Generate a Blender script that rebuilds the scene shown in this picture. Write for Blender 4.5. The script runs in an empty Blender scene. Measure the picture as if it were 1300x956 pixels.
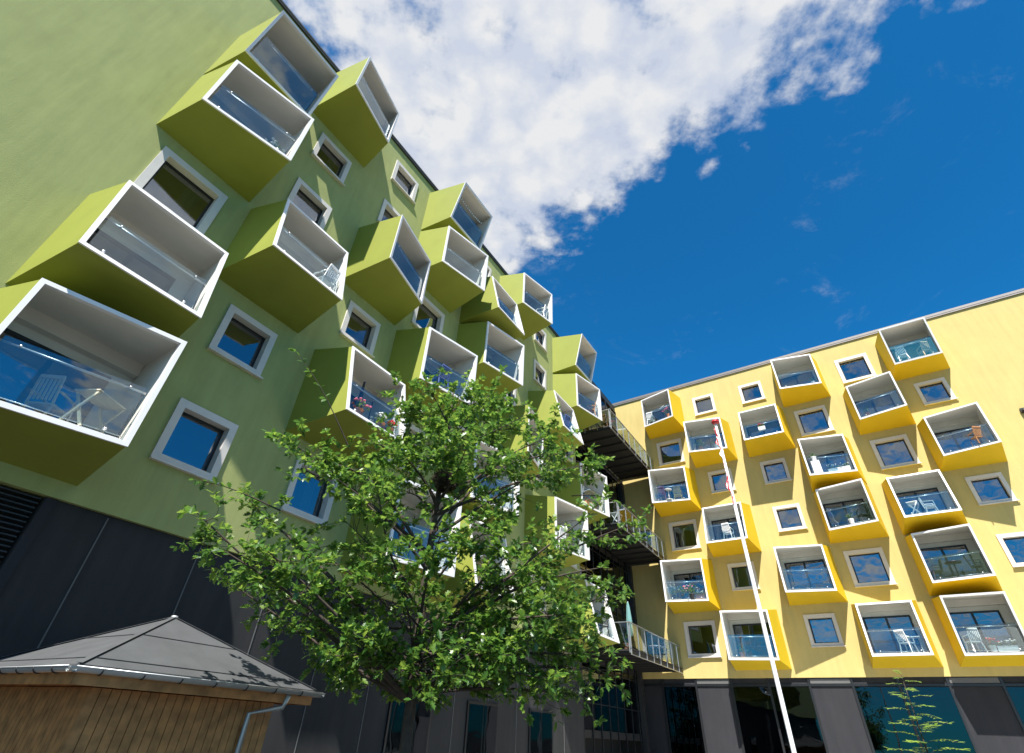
import bpy, math, random
from math import sin, cos, pi, radians, sqrt
from mathutils import Vector, Matrix

C = bpy.context.scene.collection
random.seed(7)
EYE = 1.6

# ------------------------------------------------------------------ world
world = bpy.data.worlds.new("World"); bpy.context.scene.world = world
world.use_nodes = True
SUN_AZ, SUN_EL = radians(-166.5), radians(57)      # azimuth from +Y towards +X
sun_dir = Vector((cos(SUN_EL)*sin(SUN_AZ), cos(SUN_EL)*cos(SUN_AZ), sin(SUN_EL)))

def N(nt, t, **kw):
    n = nt.nodes.new(t)
    for k, v in kw.items():
        if hasattr(n, k): setattr(n, k, v)
    return n
def setv(n, name, v): n.inputs[name].default_value = v

def build_world():
    nt = world.node_tree; nt.nodes.clear(); L = nt.links.new
    out = N(nt, 'ShaderNodeOutputWorld')
    sky = N(nt, 'ShaderNodeTexSky'); sky.sky_type = 'NISHITA'; sky.sun_disc = False
    sky.sun_elevation = SUN_EL; sky.sun_rotation = SUN_AZ
    sky.ozone_density = 6.0; sky.air_density = 0.9; sky.dust_density = 0.2
    hs = N(nt, 'ShaderNodeMix', data_type='RGBA', blend_type='MULTIPLY'); hs.inputs[0].default_value = 1; hs.inputs[7].default_value = (.13, 1.05, 1.40, 1)
    L(sky.outputs[0], hs.inputs[6])
    bg1 = N(nt, 'ShaderNodeBackground'); setv(bg1, 'Strength', 0.060); L(hs.outputs[2], bg1.inputs[0])
    # cloud layer: direction projected on a flat layer overhead
    tc = N(nt, 'ShaderNodeTexCoord'); sep = N(nt, 'ShaderNodeSeparateXYZ'); L(tc.outputs['Generated'], sep.inputs[0])
    def math_(op, a, b=None, clamp=False):
        m = N(nt, 'ShaderNodeMath', operation=op, use_clamp=clamp)
        for i, v in enumerate((a, b)):
            if v is None: continue
            if isinstance(v, (int, float)): m.inputs[i].default_value = v
            else: L(v, m.inputs[i])
        return m.outputs[0]
    z = math_('MAXIMUM', sep.outputs[2], 0.04)
    x = math_('DIVIDE', sep.outputs[0], z); y = math_('DIVIDE', sep.outputs[1], z)
    cmb = N(nt, 'ShaderNodeCombineXYZ'); L(x, cmb.inputs[0]); L(y, cmb.inputs[1])
    def noise(scale, det, rough, dist=0.0, off=(0, 0, 0)):
        mp = N(nt, 'ShaderNodeMapping'); setv(mp, 'Location', off); L(cmb.outputs[0], mp.inputs[0])
        n = N(nt, 'ShaderNodeTexNoise'); setv(n, 'Scale', scale); setv(n, 'Detail', det); setv(n, 'Roughness', rough); setv(n, 'Distortion', dist)
        L(mp.outputs[0], n.inputs['Vector']); return n.outputs[0]
    u = math_('ADD', math_('MULTIPLY', x, 1.08), y)
    big = noise(1.6, 3, .5, 0, (3, 1, 0)); mid = noise(6.5, 8, .60, .0, (1, 5, 0)); fine = noise(21, 5, .55, .0, (7, 2, 0))
    vo = N(nt, 'ShaderNodeTexVoronoi', feature='SMOOTH_F1'); setv(vo, 'Scale', 15); setv(vo, 'Smoothness', .6)
    wz = N(nt, 'ShaderNodeTexNoise'); setv(wz, 'Scale', 9); setv(wz, 'Detail', 4); L(cmb.outputs[0], wz.inputs['Vector'])
    wv = N(nt, 'ShaderNodeVectorMath', operation='MULTIPLY_ADD'); L(wz.outputs['Color'], wv.inputs[0]); wv.inputs[1].default_value = (.11, .11, 0); L(cmb.outputs[0], wv.inputs[2]); L(wv.outputs[0], vo.inputs['Vector'])
    # distance inside the cloud bank edge
    e1 = math_('MULTIPLY', math_('SUBTRACT', .985, u), 3.2)
    e1 = math_('MINIMUM', e1, 0.72)
    far = math_('MULTIPLY', math_('ADD', u, 0.16), 2.4)              # the bank thins out again behind the camera
    back = math_('MINIMUM', math_('MULTIPLY', math_('ADD', u, 1.7), -0.5), 0.22)   # broken cloud low in the sky behind
    e1 = math_('MINIMUM', e1, math_('MAXIMUM', math_('MAXIMUM', far, -0.20), back))
    cov = math_('ADD', e1, math_('MULTIPLY', math_('SUBTRACT', mid, .5), 2.1))
    cov = math_('ADD', cov, math_('MULTIPLY', math_('SUBTRACT', big, .5), .9))
    cov = math_('ADD', cov, math_('MULTIPLY', math_('SUBTRACT', fine, .5), .8))
    cov = math_('ADD', cov, math_('MULTIPLY', math_('SUBTRACT', .42, vo.outputs['Distance']), .45))
    mr = N(nt, 'ShaderNodeMapRange', interpolation_type='SMOOTHSTEP'); L(cov, mr.inputs[0])
    setv(mr, 'From Min', -0.12); setv(mr, 'From Max', 0.55); setv(mr, 'To Min', 0); setv(mr, 'To Max', .97)
    # thin wisps in the blue
    w = noise(3.2, 8, .7, .6, (11, 4, 0))
    mw = N(nt, 'ShaderNodeMapRange', interpolation_type='SMOOTHSTEP'); L(w, mw.inputs[0])
    setv(mw, 'From Min', .56); setv(mw, 'From Max', .88); setv(mw, 'To Max', .42)
    fac = math_('MAXIMUM', mr.outputs[0], mw.outputs[0])
    # fade the flat layer at the horizon
    hz = N(nt, 'ShaderNodeMapRange'); L(sep.outputs[2], hz.inputs[0]); setv(hz, 'From Min', .03); setv(hz, 'From Max', .2)
    fac = math_('MULTIPLY', fac, hz.outputs[0], True)
    # cloud tone: bright tufts, blue-grey hollows
    sh = math_('ADD', math_('MULTIPLY', noise(9, 7, .6, .0, (1.6, 5.3, 0)), .62), math_('MULTIPLY', math_('SUBTRACT', 1.0, vo.outputs['Distance']), .30))
    ramp = N(nt, 'ShaderNodeValToRGB'); L(sh, ramp.inputs[0])
    ramp.color_ramp.elements[0].position = .36; ramp.color_ramp.elements[0].color = (.72, .785, .92, 1)
    ramp.color_ramp.elements[1].position = .55; ramp.color_ramp.elements[1].color = (.98, .99, 1.0, 1)
    bg2 = N(nt, 'ShaderNodeBackground'); setv(bg2, 'Strength', 0.395); L(ramp.outputs[0], bg2.inputs[0])
    mix = N(nt, 'ShaderNodeMixShader'); L(fac, mix.inputs[0]); L(bg1.outputs[0], mix.inputs[1]); L(bg2.outputs[0], mix.inputs[2])
    L(mix.outputs[0], out.inputs[0])
build_world()

# ------------------------------------------------------------------ materials
def principled(name):
    m = bpy.data.materials.new(name); m.use_nodes = True
    return m, m.node_tree, m.node_tree.nodes['Principled BSDF']
def plain(name, col, rough=.5, metal=0., var=.06, scale=3., spec=.5):
    m, nt, b = principled(name); L = nt.links.new
    tc = N(nt, 'ShaderNodeTexCoord'); n = N(nt, 'ShaderNodeTexNoise'); setv(n, 'Scale', scale); setv(n, 'Detail', 5); L(tc.outputs['Object'], n.inputs['Vector'])
    r = N(nt, 'ShaderNodeValToRGB'); L(n.outputs[0], r.inputs[0])
    r.color_ramp.elements[0].position = .3; r.color_ramp.elements[1].position = .7
    r.color_ramp.elements[0].color = (*[max(0, c*(1-var)) for c in col], 1); r.color_ramp.elements[1].color = (*[min(1, c*(1+var)) for c in col], 1)
    L(r.outputs[0], b.inputs['Base Color']); setv(b, 'Roughness', rough); setv(b, 'Metallic', metal); setv(b, 'Specular IOR Level', spec)
    return m
def stucco(name, col, var=.08, bump=.25, joints=False, spec=.2):
    m, nt, b = principled(name); L = nt.links.new
    tc = N(nt, 'ShaderNodeTexCoord')
    n1 = N(nt, 'ShaderNodeTexNoise'); setv(n1, 'Scale', .9); setv(n1, 'Detail', 7); setv(n1, 'Roughness', .65); L(tc.outputs['Object'], n1.inputs['Vector'])
    mp = N(nt, 'ShaderNodeMapping'); setv(mp, 'Scale', (3.0, 3.0, .35)); setv(mp, 'Rotation', (0, radians(32), 0)); L(tc.outputs['Object'], mp.inputs[0])
    n2 = N(nt, 'ShaderNodeTexNoise'); setv(n2, 'Scale', 1.1); setv(n2, 'Detail', 6); setv(n2, 'Roughness', .6); L(mp.outputs[0], n2.inputs['Vector'])
    mp3 = N(nt, 'ShaderNodeMapping'); setv(mp3, 'Scale', (4.0, 4.0, .5)); L(tc.outputs['Object'], mp3.inputs[0])
    n3 = N(nt, 'ShaderNodeTexNoise'); setv(n3, 'Scale', 1.0); setv(n3, 'Detail', 5); setv(n3, 'Roughness', .6); L(mp3.outputs[0], n3.inputs['Vector'])
    a0 = N(nt, 'ShaderNodeMath', operation='ADD'); L(n1.outputs[0], a0.inputs[0]); L(n2.outputs[0], a0.inputs[1])
    a = N(nt, 'ShaderNodeMath', operation='ADD'); L(a0.outputs[0], a.inputs[0]); L(n3.outputs[0], a.inputs[1])
    h = N(nt, 'ShaderNodeMath', operation='MULTIPLY'); L(a.outputs[0], h.inputs[0]); h.inputs[1].default_value = .3333
    r = N(nt, 'ShaderNodeValToRGB'); L(h.outputs[0], r.inputs[0])
    r.color_ramp.elements[0].position = .38; r.color_ramp.elements[1].position = .62
    r.color_ramp.elements[0].color = (col[0]*(1-var), col[1]*(1-var*.8), col[2]*(1-var*.6), 1)
    r.color_ramp.elements[1].color = (col[0]*(1+var), col[1]*(1+var), col[2]*(1+var*1.3), 1)
    L(r.outputs[0], b.inputs['Base Color']); setv(b, 'Roughness', .85); setv(b, 'Specular IOR Level', spec)
    g = N(nt, 'ShaderNodeTexNoise'); setv(g, 'Scale', 55); setv(g, 'Detail', 4); L(tc.outputs['Object'], g.inputs['Vector'])
    s = N(nt, 'ShaderNodeMath', operation='MULTIPLY_ADD'); L(h.outputs[0], s.inputs[0]); s.inputs[1].default_value = 2.5; L(g.outputs[0], s.inputs[2])
    bp = N(nt, 'ShaderNodeBump'); setv(bp, 'Strength', bump); setv(bp, 'Distance', .02); L(s.outputs[0], bp.inputs['Height']); L(bp.outputs[0], b.inputs['Normal'])
    return m
def glass(name, tint, ior, rough=.0, gloss=(1, 1, 1), base=0.0):
    m = bpy.data.materials.new(name); m.use_nodes = True; nt = m.node_tree; nt.nodes.clear(); L = nt.links.new
    out = N(nt, 'ShaderNodeOutputMaterial'); mix = N(nt, 'ShaderNodeMixShader')
    ge = N(nt, 'ShaderNodeNewGeometry')                         # Schlick reflectance, the same on both faces of the pane
    dt = N(nt, 'ShaderNodeVectorMath', operation='DOT_PRODUCT'); L(ge.outputs['Incoming'], dt.inputs[0]); L(ge.outputs['Normal'], dt.inputs[1])
    def mm(op, a, b=0.):
        m_ = N(nt, 'ShaderNodeMath', operation=op)
        for i, v in enumerate((a, b)):
            if isinstance(v, (int, float)): m_.inputs[i].default_value = v
            else: L(v, m_.inputs[i])
        return m_.outputs[0]
    p5 = mm('POWER', mm('SUBTRACT', 1., mm('ABSOLUTE', dt.outputs['Value'])), 5.)
    mi = N(nt, 'ShaderNodeMath', operation='MULTIPLY_ADD'); L(p5, mi.inputs[0]); mi.inputs[1].default_value = 1-ior; mi.inputs[2].default_value = ior
    t = N(nt, 'ShaderNodeBsdfTransparent'); t.inputs[0].default_value = (*tint, 1)
    g = N(nt, 'ShaderNodeBsdfGlossy'); g.inputs[0].default_value = (*gloss, 1); setv(g, 'Roughness', rough)
    tc = N(nt, 'ShaderNodeTexCoord'); n = N(nt, 'ShaderNodeTexNoise'); setv(n, 'Scale', 1.3); setv(n, 'Detail', 1); L(tc.outputs['Object'], n.inputs['Vector'])
    bp = N(nt, 'ShaderNodeBump'); setv(bp, 'Strength', .06); setv(bp, 'Distance', .05); L(n.outputs[0], bp.inputs['Height']); L(bp.outputs[0], g.inputs['Normal'])
    L(mi.outputs[0], mix.inputs[0]); L(t.outputs[0], mix.inputs[1]); L(g.outputs[0], mix.inputs[2]); L(mix.outputs[0], out.inputs[0])
    return m
M = {}
M['green_wall'] = stucco('green stucco', (.322, .350, .132), .11, .28)
M['green_box'] = plain('green fibre panel', (.245, .272, .045), .6, 0, .05, 1.2, .25)
M['yellow_wall'] = stucco('yellow stucco', (.490, .392, .150), .08, .2)
M['yellow_box'] = plain('yellow fibre panel', (.60, .425, .016), .6, 0, .04, 1.2, .25)
M['white'] = plain('white lacquer', (.72, .71, .70), .35, 0, .03, 2)
M['inner'] = plain('off white lining', (.70, .67, .60), .7, 0, .05, 1.5)
M['deck'] = plain('grey balcony deck', (.50, .49, .46), .8)
M['surround'] = plain('pale grey window surround', (.60, .57, .53), .6, 0, .05, 4)
M['black'] = plain('black window frame', (.014, .015, .017), .35)
M['dark'] = plain('dark room', (.035, .036, .036), .9)
M['plinth'] = stucco('anthracite cladding', (.028, .028, .028), .22, .15, spec=.3)
M['plinth_y'] = stucco('dark cladding', (.03, .03, .033), .15, .15)
M['joint'] = plain('panel joint', (.10, .10, .10), .6)
M['louvre'] = plain('louvre', (.02, .02, .022), .5)
M['cap'] = plain('roof capping', (.17, .155, .145), .5, .3)
M['cap_g'] = plain('dark roof capping', (.035, .04, .042), .5, .3)
M['steel'] = plain('galvanised steel', (.50, .51, .52), .35, .8)
M['rail'] = plain('brushed handrail', (.62, .63, .64), .3, .7)
M['darksteel'] = plain('dark steel', (.035, .035, .036), .5, .4)
M['roof'] = plain('flat roof', (.08, .08, .08), .9)
M['pane'] = glass('window pane', (.42, .45, .45), .24, 0, (.85, .92, 1.0))
M['door_pane'] = glass('door pane', (.42, .44, .44), .19, 0, (.88, .94, 1))
M['bal'] = glass('balustrade glass', (.76, .83, .85), .10, 0, (.9, .96, 1))
M['shop'] = glass('shop front pane', (.2, .22, .22), .05, 0, (.8, .9, 1))
M['curtain'] = plain('white curtain', (.60, .60, .58), .9, 0, .05, 3)
M['curtain_warm'] = plain('brown curtain', (.22, .14, .07), .9, 0, .05, 3)
M['plastic_w'] = plain('white plastic', (.78, .78, .76), .4)
M['plastic_k'] = plain('black plastic', (.02, .02, .022), .45)
M['wood'] = plain('oiled wood', (.36, .17, .07), .6, 0, .2, 8)
M['cream'] = plain('cream painted wood', (.55, .50, .38), .6)
M['timber'] = plain('orange timber', (.40, .185, .06), .6, 0, .35, 6)
M['teal'] = plain('teal cloth', (.13, .27, .26), .9)
M['yellowcloth'] = plain('yellow cloth', (.55, .38, .06), .9)
M['blue'] = plain('blue cloth', (.05, .09, .24), .8)
M['purple'] = plain('purple cloth', (.08, .06, .14), .8)
M['beige'] = plain('beige cloth', (.55, .45, .30), .9)
M['pink'] = plain('pink petals', (.75, .18, .28), .8)
M['red'] = plain('red petals', (.62, .03, .04), .7)
M['redpaint'] = plain('red gloss paint', (.55, .025, .03), .3)
M['whitepetal'] = plain('white petals', (.75, .75, .70), .8)
M['terracotta'] = plain('terracotta', (.40, .16, .08), .8)
M['zinc'] = plain('zinc gutter', (.50, .52, .52), .38, .55, .08, 3)
M['bark'] = plain('bark', (.050, .037, .027), .9, 0, .35, 14)
M['twigs'] = plain('dry twigs', (.045, .030, .020), .95, 0, .3, 30)
M['paint_w'] = plain('white gloss paint', (.82, .82, .82), .3)

def felt_mat():
    m = plain('roofing felt', (.058, .061, .064), .8, 0, .16, 2.5); nt = m.node_tree; L = nt.links.new; b = nt.nodes['Principled BSDF']
    tc = N(nt, 'ShaderNodeTexCoord'); n = N(nt, 'ShaderNodeTexNoise'); setv(n, 'Scale', 60); setv(n, 'Detail', 6); L(tc.outputs['Object'], n.inputs['Vector'])
    bp = N(nt, 'ShaderNodeBump'); setv(bp, 'Strength', .5); setv(bp, 'Distance', .01); L(n.outputs[0], bp.inputs['Height']); L(bp.outputs[0], b.inputs['Normal'])
    return m
M['felt'] = felt_mat()
def leaf_mat(name, c0, c1, c2, trans=.35):
    m = bpy.data.materials.new(name); m.use_nodes = True; nt = m.node_tree; nt.nodes.clear(); L = nt.links.new
    out = N(nt, 'ShaderNodeOutputMaterial'); ge = N(nt, 'ShaderNodeNewGeometry')
    r = N(nt, 'ShaderNodeValToRGB'); L(ge.outputs['Random Per Island'], r.inputs[0])
    r.color_ramp.elements[0].color = (*c0, 1); r.color_ramp.elements[1].color = (*c2, 1)
    e = r.color_ramp.elements.new(.55); e.color = (*c1, 1)
    p = N(nt, 'ShaderNodeBsdfPrincipled'); setv(p, 'Roughness', .36); setv(p, 'Specular IOR Level', .7); L(r.outputs[0], p.inputs['Base Color'])
    t = N(nt, 'ShaderNodeBsdfTranslucent')
    hs = N(nt, 'ShaderNodeHueSaturation'); setv(hs, 'Hue', .485); setv(hs, 'Value', 1.7); L(r.outputs[0], hs.inputs['Color']); L(hs.outputs[0], t.inputs[0])
    mix = N(nt, 'ShaderNodeMixShader'); mix.inputs[0].default_value = trans
    L(p.outputs[0], mix.inputs[1]); L(t.outputs[0], mix.inputs[2]); L(mix.outputs[0], out.inputs[0])
    return m
M['leaf'] = leaf_mat('oak leaf', (.034, .100, .018), (.076, .178, .026), (.18, .285, .042), .46)
M['pleaf'] = leaf_mat('plant leaf', (.03, .09, .02), (.05, .13, .03), (.12, .2, .05), .3)
M['sleaf'] = leaf_mat('pinnate leaf', (.10, .20, .03), (.16, .28, .04), (.24, .36, .06), .45)
def paving():
    m, nt, b = principled('concrete paving'); L = nt.links.new
    tc = N(nt, 'ShaderNodeTexCoord'); br = N(nt, 'ShaderNodeTexBrick'); setv(br, 'Scale', 1.6); setv(br, 'Mortar Size', .008)
    br.inputs['Color1'].default_value = (.062, .061, .058, 1); br.inputs['Color2'].default_value = (.050, .049, .047, 1); br.inputs['Mortar'].default_value = (.03, .03, .03, 1)
    L(tc.outputs['Object'], br.inputs['Vector'])
    n = N(nt, 'ShaderNodeTexNoise'); setv(n, 'Scale', .8); setv(n, 'Detail', 8); L(tc.outputs['Object'], n.inputs['Vector'])
    mx = N(nt, 'ShaderNodeMix', data_type='RGBA', blend_type='MULTIPLY'); mx.inputs[0].default_value = .5; L(br.outputs[0], mx.inputs[6]); L(n.outputs[0], mx.inputs[7])
    L(mx.outputs[2], b.inputs['Base Color']); setv(b, 'Roughness', .85)
    return m
M['paving'] = paving()
M['light_paving'] = plain('pale concrete slabs', (.42, .40, .36), .85, 0, .12, .7)
M['soil'] = plain('bark mulch', (.05, .035, .025), .95, 0, .4, 12)

# ------------------------------------------------------------------ mesh helper
class MB:
    def __init__(s): s.v = []; s.f = []; s.mi = []; s.sm = []; s.mats = []
    def m(s, mat):
        if mat not in s.mats: s.mats.append(mat)
        return s.mats.index(mat)
    def face(s, pts, mat, smooth=False):
        b = len(s.v); s.v += [tuple(p) for p in pts]; s.f.append(tuple(range(b, b+len(pts)))); s.mi.append(s.m(mat)); s.sm.append(smooth)
    def raw(s, vs, fs, mat, smooth=False):
        b = len(s.v); s.v += [tuple(p) for p in vs]; k = s.m(mat)
        for f in fs: s.f.append(tuple(i+b for i in f)); s.mi.append(k); s.sm.append(smooth)
    def hexa(s, p, mat):    # 8 points: bottom 4 (ccw), top 4
        s.raw(p, [(3, 2, 1, 0), (4, 5, 6, 7), (0, 1, 5, 4), (1, 2, 6, 5), (2, 3, 7, 6), (3, 0, 4, 7)], mat)
    def box(s, x0, x1, y0, y1, z0, z1, mat):
        s.hexa([(x0, y0, z0), (x1, y0, z0), (x1, y1, z0), (x0, y1, z0), (x0, y0, z1), (x1, y0, z1), (x1, y1, z1), (x0, y1, z1)], mat)
    def beam(s, a, b, w, h, mat):
        a = Vector(a); b = Vector(b); d = (b-a).normalized(); up = Vector((0, 0, 1))
        if abs(d.z) > .95: up = Vector((0, 1, 0))
        sx = d.cross(up).normalized()*w/2; sy = sx.cross(d).normalized()*h/2
        s.hexa([a-sx-sy, a+sx-sy, b+sx-sy, b-sx-sy, a-sx+sy, a+sx+sy, b+sx+sy, b-sx+sy], mat)
    def tube(s, pts, rad, mat, n=8, cap=True, smooth=True):
        pts = [Vector(p) for p in pts]
        if not isinstance(rad, (list, tuple)): rad = [rad]*len(pts)
        vs = []; fs = []; prev = None
        for i, p in enumerate(pts):
            d = (pts[min(i+1, len(pts)-1)]-pts[max(i-1, 0)])
            d = d.normalized() if d.length > 1e-9 else Vector((0, 0, 1))
            if prev is None:
                a = Vector((1, 0, 0)) if abs(d.x) < .8 else Vector((0, 1, 0)); x = (a-d*a.dot(d)).normalized()
            else:
                x = prev-d*prev.dot(d); x = x.normalized() if x.length > 1e-6 else Vector((1, 0, 0))
            prev = x; y = d.cross(x)
            for k in range(n):
                t = 2*pi*k/n; vs.append(p+(x*cos(t)+y*sin(t))*rad[i])
        for i in range(len(pts)-1):
            for k in range(n):
                fs.append((i*n+k, i*n+(k+1) % n, (i+1)*n+(k+1) % n, (i+1)*n+k))
        if cap:
            fs.append(tuple(reversed(range(n)))); fs.append(tuple((len(pts)-1)*n+k for k in range(n)))
        s.raw(vs, fs, mat, smooth)
    def lathe(s, prof, mat, n=20, c=(0, 0), smooth=True):
        s.tube([(c[0], c[1], z) for r, z in prof], [max(r, .0005) for r, z in prof], mat, n, True, smooth) if all(prof[i+1][1] > prof[i][1] for i in range(len(prof)-1)) else s._lathe(prof, mat, n, c, smooth)
    def _lathe(s, prof, mat, n, c, smooth):
        vs = []; fs = []
        for r, z in prof:
            for k in range(n):
                t = 2*pi*k/n; vs.append((c[0]+max(r, .0005)*cos(t), c[1]+max(r, .0005)*sin(t), z))
        for i in range(len(prof)-1):
            for k in range(n): fs.append((i*n+k, i*n+(k+1) % n, (i+1)*n+(k+1) % n, (i+1)*n+k))
        s.raw(vs, fs, mat, smooth)
    def mesh(s, name):
        me = bpy.data.meshes.new(name); me.from_pydata(s.v, [], s.f)
        for m in s.mats: me.materials.append(m)
        me.polygons.foreach_set('material_index', s.mi); me.polygons.foreach_set('use_smooth', s.sm); me.update()
        return me
    def build(s, name, parent=None, loc=(0, 0, 0), rz=0.):
        o = bpy.data.objects.new(name, s.mesh(name)); C.objects.link(o)
        o.location = loc; o.rotation_euler = (0, 0, rz)
        if parent: o.parent = parent
        return o
def link(name, me, parent, loc=(0, 0, 0), rz=0.):
    o = bpy.data.objects.new(name, me); C.objects.link(o); o.parent = parent; o.location = loc; o.rotation_euler = (0, 0, rz); return o
def empty(name, loc=(0, 0, 0), rz=0., parent=None):
    o = bpy.data.objects.new(name, None); C.objects.link(o); o.location = loc; o.rotation_euler = (0, 0, rz); o.empty_display_size = .2
    if parent: o.parent = parent
    return o
def tag(o, label=None, cat=None, group=None, kind=None):
    if label: o['label'] = label
    if cat: o['category'] = cat
    if group: o['group'] = group
    if kind: o['kind'] = kind
    return o

# ------------------------------------------------------------------ frames of the two facades
YG, YY = 0.5814011, -0.9489504
ng = Vector((-cos(YG), sin(YG), 0)); ug = Vector((sin(YG), cos(YG), 0))
ny = Vector((cos(YY), -sin(YY), 0)); uy = Vector((-sin(YY), -cos(YY), 0))
DG, DY = 12.1, 34.3
FRAME = {'g': (ng*DG, math.atan2(ug.y, ug.x), ug, ng), 'y': (ny*DY, math.atan2(uy.y, uy.x), uy, ny)}
def wpt(b, s, y, z):     # facade coordinates (y = inwards) to world
    o, a, u, n = FRAME[b]; p = o+u*s+n*y; return Vector((p.x, p.y, z))
ZB = [EYE+3.42+2.985*k for k in range(6)]

# ------------------------------------------------------------------ balcony kit (local: x along the wall, y inwards, z up, origin wall bottom centre)
HW, HF, ZF0, ZF1, HT = 1.43, 1.18, .27, 2.58, 2.85
TYPES = {'L': (2.05, 1.5, 2.05, 1.5), 'R': (1.5, 2.05, 1.5, 2.05), 'B': (1.5, 1.5, 2.05, 2.05), 'T': (2.05, 2.05, 1.5, 1.5)}  # TL TR BL BR
def fdep(t, x, z):
    tl, tr, bl, br = TYPES[t]; a = (x+HF)/(2*HF); b = (z-ZF0)/(ZF1-ZF0)
    return (tl*(1-a)+tr*a)*b+(bl*(1-a)+br*a)*(1-b)
def grid(mb, a, b, c, d, n, mat, flip=False):
    a, b, c, d = map(Vector, (a, b, c, d)); vs = []; fs = []
    for i in range(n+1):
        for j in range(n+1):
            s, t = i/n, j/n; vs.append((a*(1-s)+b*s)*(1-t)+(d*(1-s)+c*s)*t)
    for i in range(n):
        for j in range(n):
            q = (i*(n+1)+j, (i+1)*(n+1)+j, (i+1)*(n+1)+j+1, i*(n+1)+j+1); fs.append(q[::-1] if flip else q)
    mb.raw(vs, fs, mat, True)
def balcony_meshes(t, boxmat):
    K = {}
    def fp(x, z, off=0.): return (x, -fdep(t, x, z)+off, z)
    mb = MB()
    wo = [(-HW, 0, 0), (HW, 0, 0), (HW, 0, HT), (-HW, 0, HT)]
    fo = [fp(-HF, ZF0), fp(HF, ZF0), fp(HF, ZF1), fp(-HF, ZF1)]
    for i in range(4):
        j = (i+1) % 4; grid(mb, wo[i], wo[j], fo[j], fo[i], 6, boxmat)
    e = .045; wi = [(-HW+.12, .0, .12), (HW-.12, .0, .12), (HW-.12, .0, HT-.12), (-HW+.12, .0, HT-.12)]
    fi = [fp(-HF+e, ZF0+e, .01), fp(HF-e, ZF0+e, .01), fp(HF-e, ZF1-e, .01), fp(-HF+e, ZF1-e, .01)]
    for i in range(4):
        j = (i+1) % 4; grid(mb, wi[i], wi[j], fi[j], fi[i], 6, M['inner'], True)
    K['balcony'] = mb.mesh('balcony')
    # white trim around the opening
    mb = MB(); w = .072; k = .035
    O = [(-HF-.012, ZF0-.012), (HF+.012, ZF0-.012), (HF+.012, ZF1+.012), (-HF-.012, ZF1+.012)]
    I = [(-HF+w, ZF0+w), (HF-w, ZF0+w), (HF-w, ZF1-w), (-HF+w, ZF1-w)]
    for i in range(4):
        j = (i+1) % 4
        mb.hexa([fp(*O[i], .012), fp(*O[j], .012), fp(*I[j], .07), fp(*I[i], .07), fp(*O[i], -k), fp(*O[j], -k), fp(*I[j], -k), fp(*I[i], -k)], M['white'])
    K['opening_trim'] = mb.mesh('opening_trim')
    # deck
    mb = MB(); zf = .375
    mb.hexa([fp(-HF+.1, zf, .1), fp(HF-.1, zf, .1), (HW-.16, .0, zf), (-HW+.16, .0, zf), fp(-HF+.1, zf+.02, .1), fp(HF-.1, zf+.02, .1), (HW-.16, .0, zf+.02), (-HW+.16, .0, zf+.02)], M['deck'])
    K['deck'] = mb.mesh('deck')
    # balustrade glass
    mb = MB(); x0, x1 = -HF+.14, HF-.14; z0, z1 = ZF0+.16, 1.43
    g = [fp(x0, z0, .10), fp(x1, z0, .10), fp(x1, z0, .112), fp(x0, z0, .112), fp(x0, z1, .10), fp(x1, z1, .10), fp(x1, z1, .112), fp(x0, z1, .112)]
    mb.hexa(g, M['bal']); K['balustrade_glass'] = mb.mesh('balustrade_glass')
    mb = MB()
    mb.tube([fp(-HF+.1, 1.34, .145), fp(HF-.1, 1.34, .145)], .022, M['rail'], 8)
    mb.tube([fp(-HF+.1, .45, .145), fp(HF-.1, .45, .145)], .010, M['rail'], 6)
    for x in (-.8, .8):
        mb.tube([fp(x, .47, .06), fp(x, .47, .16)], .028, M['rail'], 8)
        mb.tube([fp(x, 1.34, .07), fp(x, 1.34, .15)], .018, M['rail'], 6)
    for x in (HF-.135,):
        mb.tube([fp(x, .4, .17), fp(x, 1.34, .17)], .016, M['darksteel'], 6)
    K['handrail'] = mb.mesh('handrail')
    # back wall with the glazed door
    mb = MB(); y = .06
    X0, X1, Z0, Z1 = -1.13, .93, .38, 2.22
    for (a, b, c, d) in ((-HW+.1, X0, .1, HT-.1), (X1, HW-.1, .1, HT-.1), (X0, X1, Z1, HT-.1), (X0, X1, .1, Z0)):
        mb.box(a, b, y, y+.08, c, d, M['inner'])
    mb.box(-HW+.14, HW-.14, -.16, .058, 2.42, HT-.13, M['inner'])      # shallow ceiling beam
    K['back_wall'] = mb.mesh('back_wall')
    mb = MB(); f = .075
    mb.box(X0, X0+f, .02, .1, Z0, Z1, M['black']); mb.box(X1-f, X1, .02, .1, Z0, Z1, M['black'])
    mb.box(X0+f, X1-f, .02, .1, Z1-f, Z1, M['black']); mb.box(X0+f, X1-f, .02, .1, Z0, Z0+f, M['black'])
    mb.box(-.16, -.06, .025, .095, Z0+f, Z1-f, M['black'])
    mb.box(X0+f+.005, -.165, .05, .062, Z0+f, Z1-f, M['door_pane']); mb.box(-.055, X1-f-.005, .05, .062, Z0+f, Z1-f, M['door_pane'])
    K['glazed_door'] = mb.mesh('glazed_door')
    return K
WIN = {}
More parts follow.
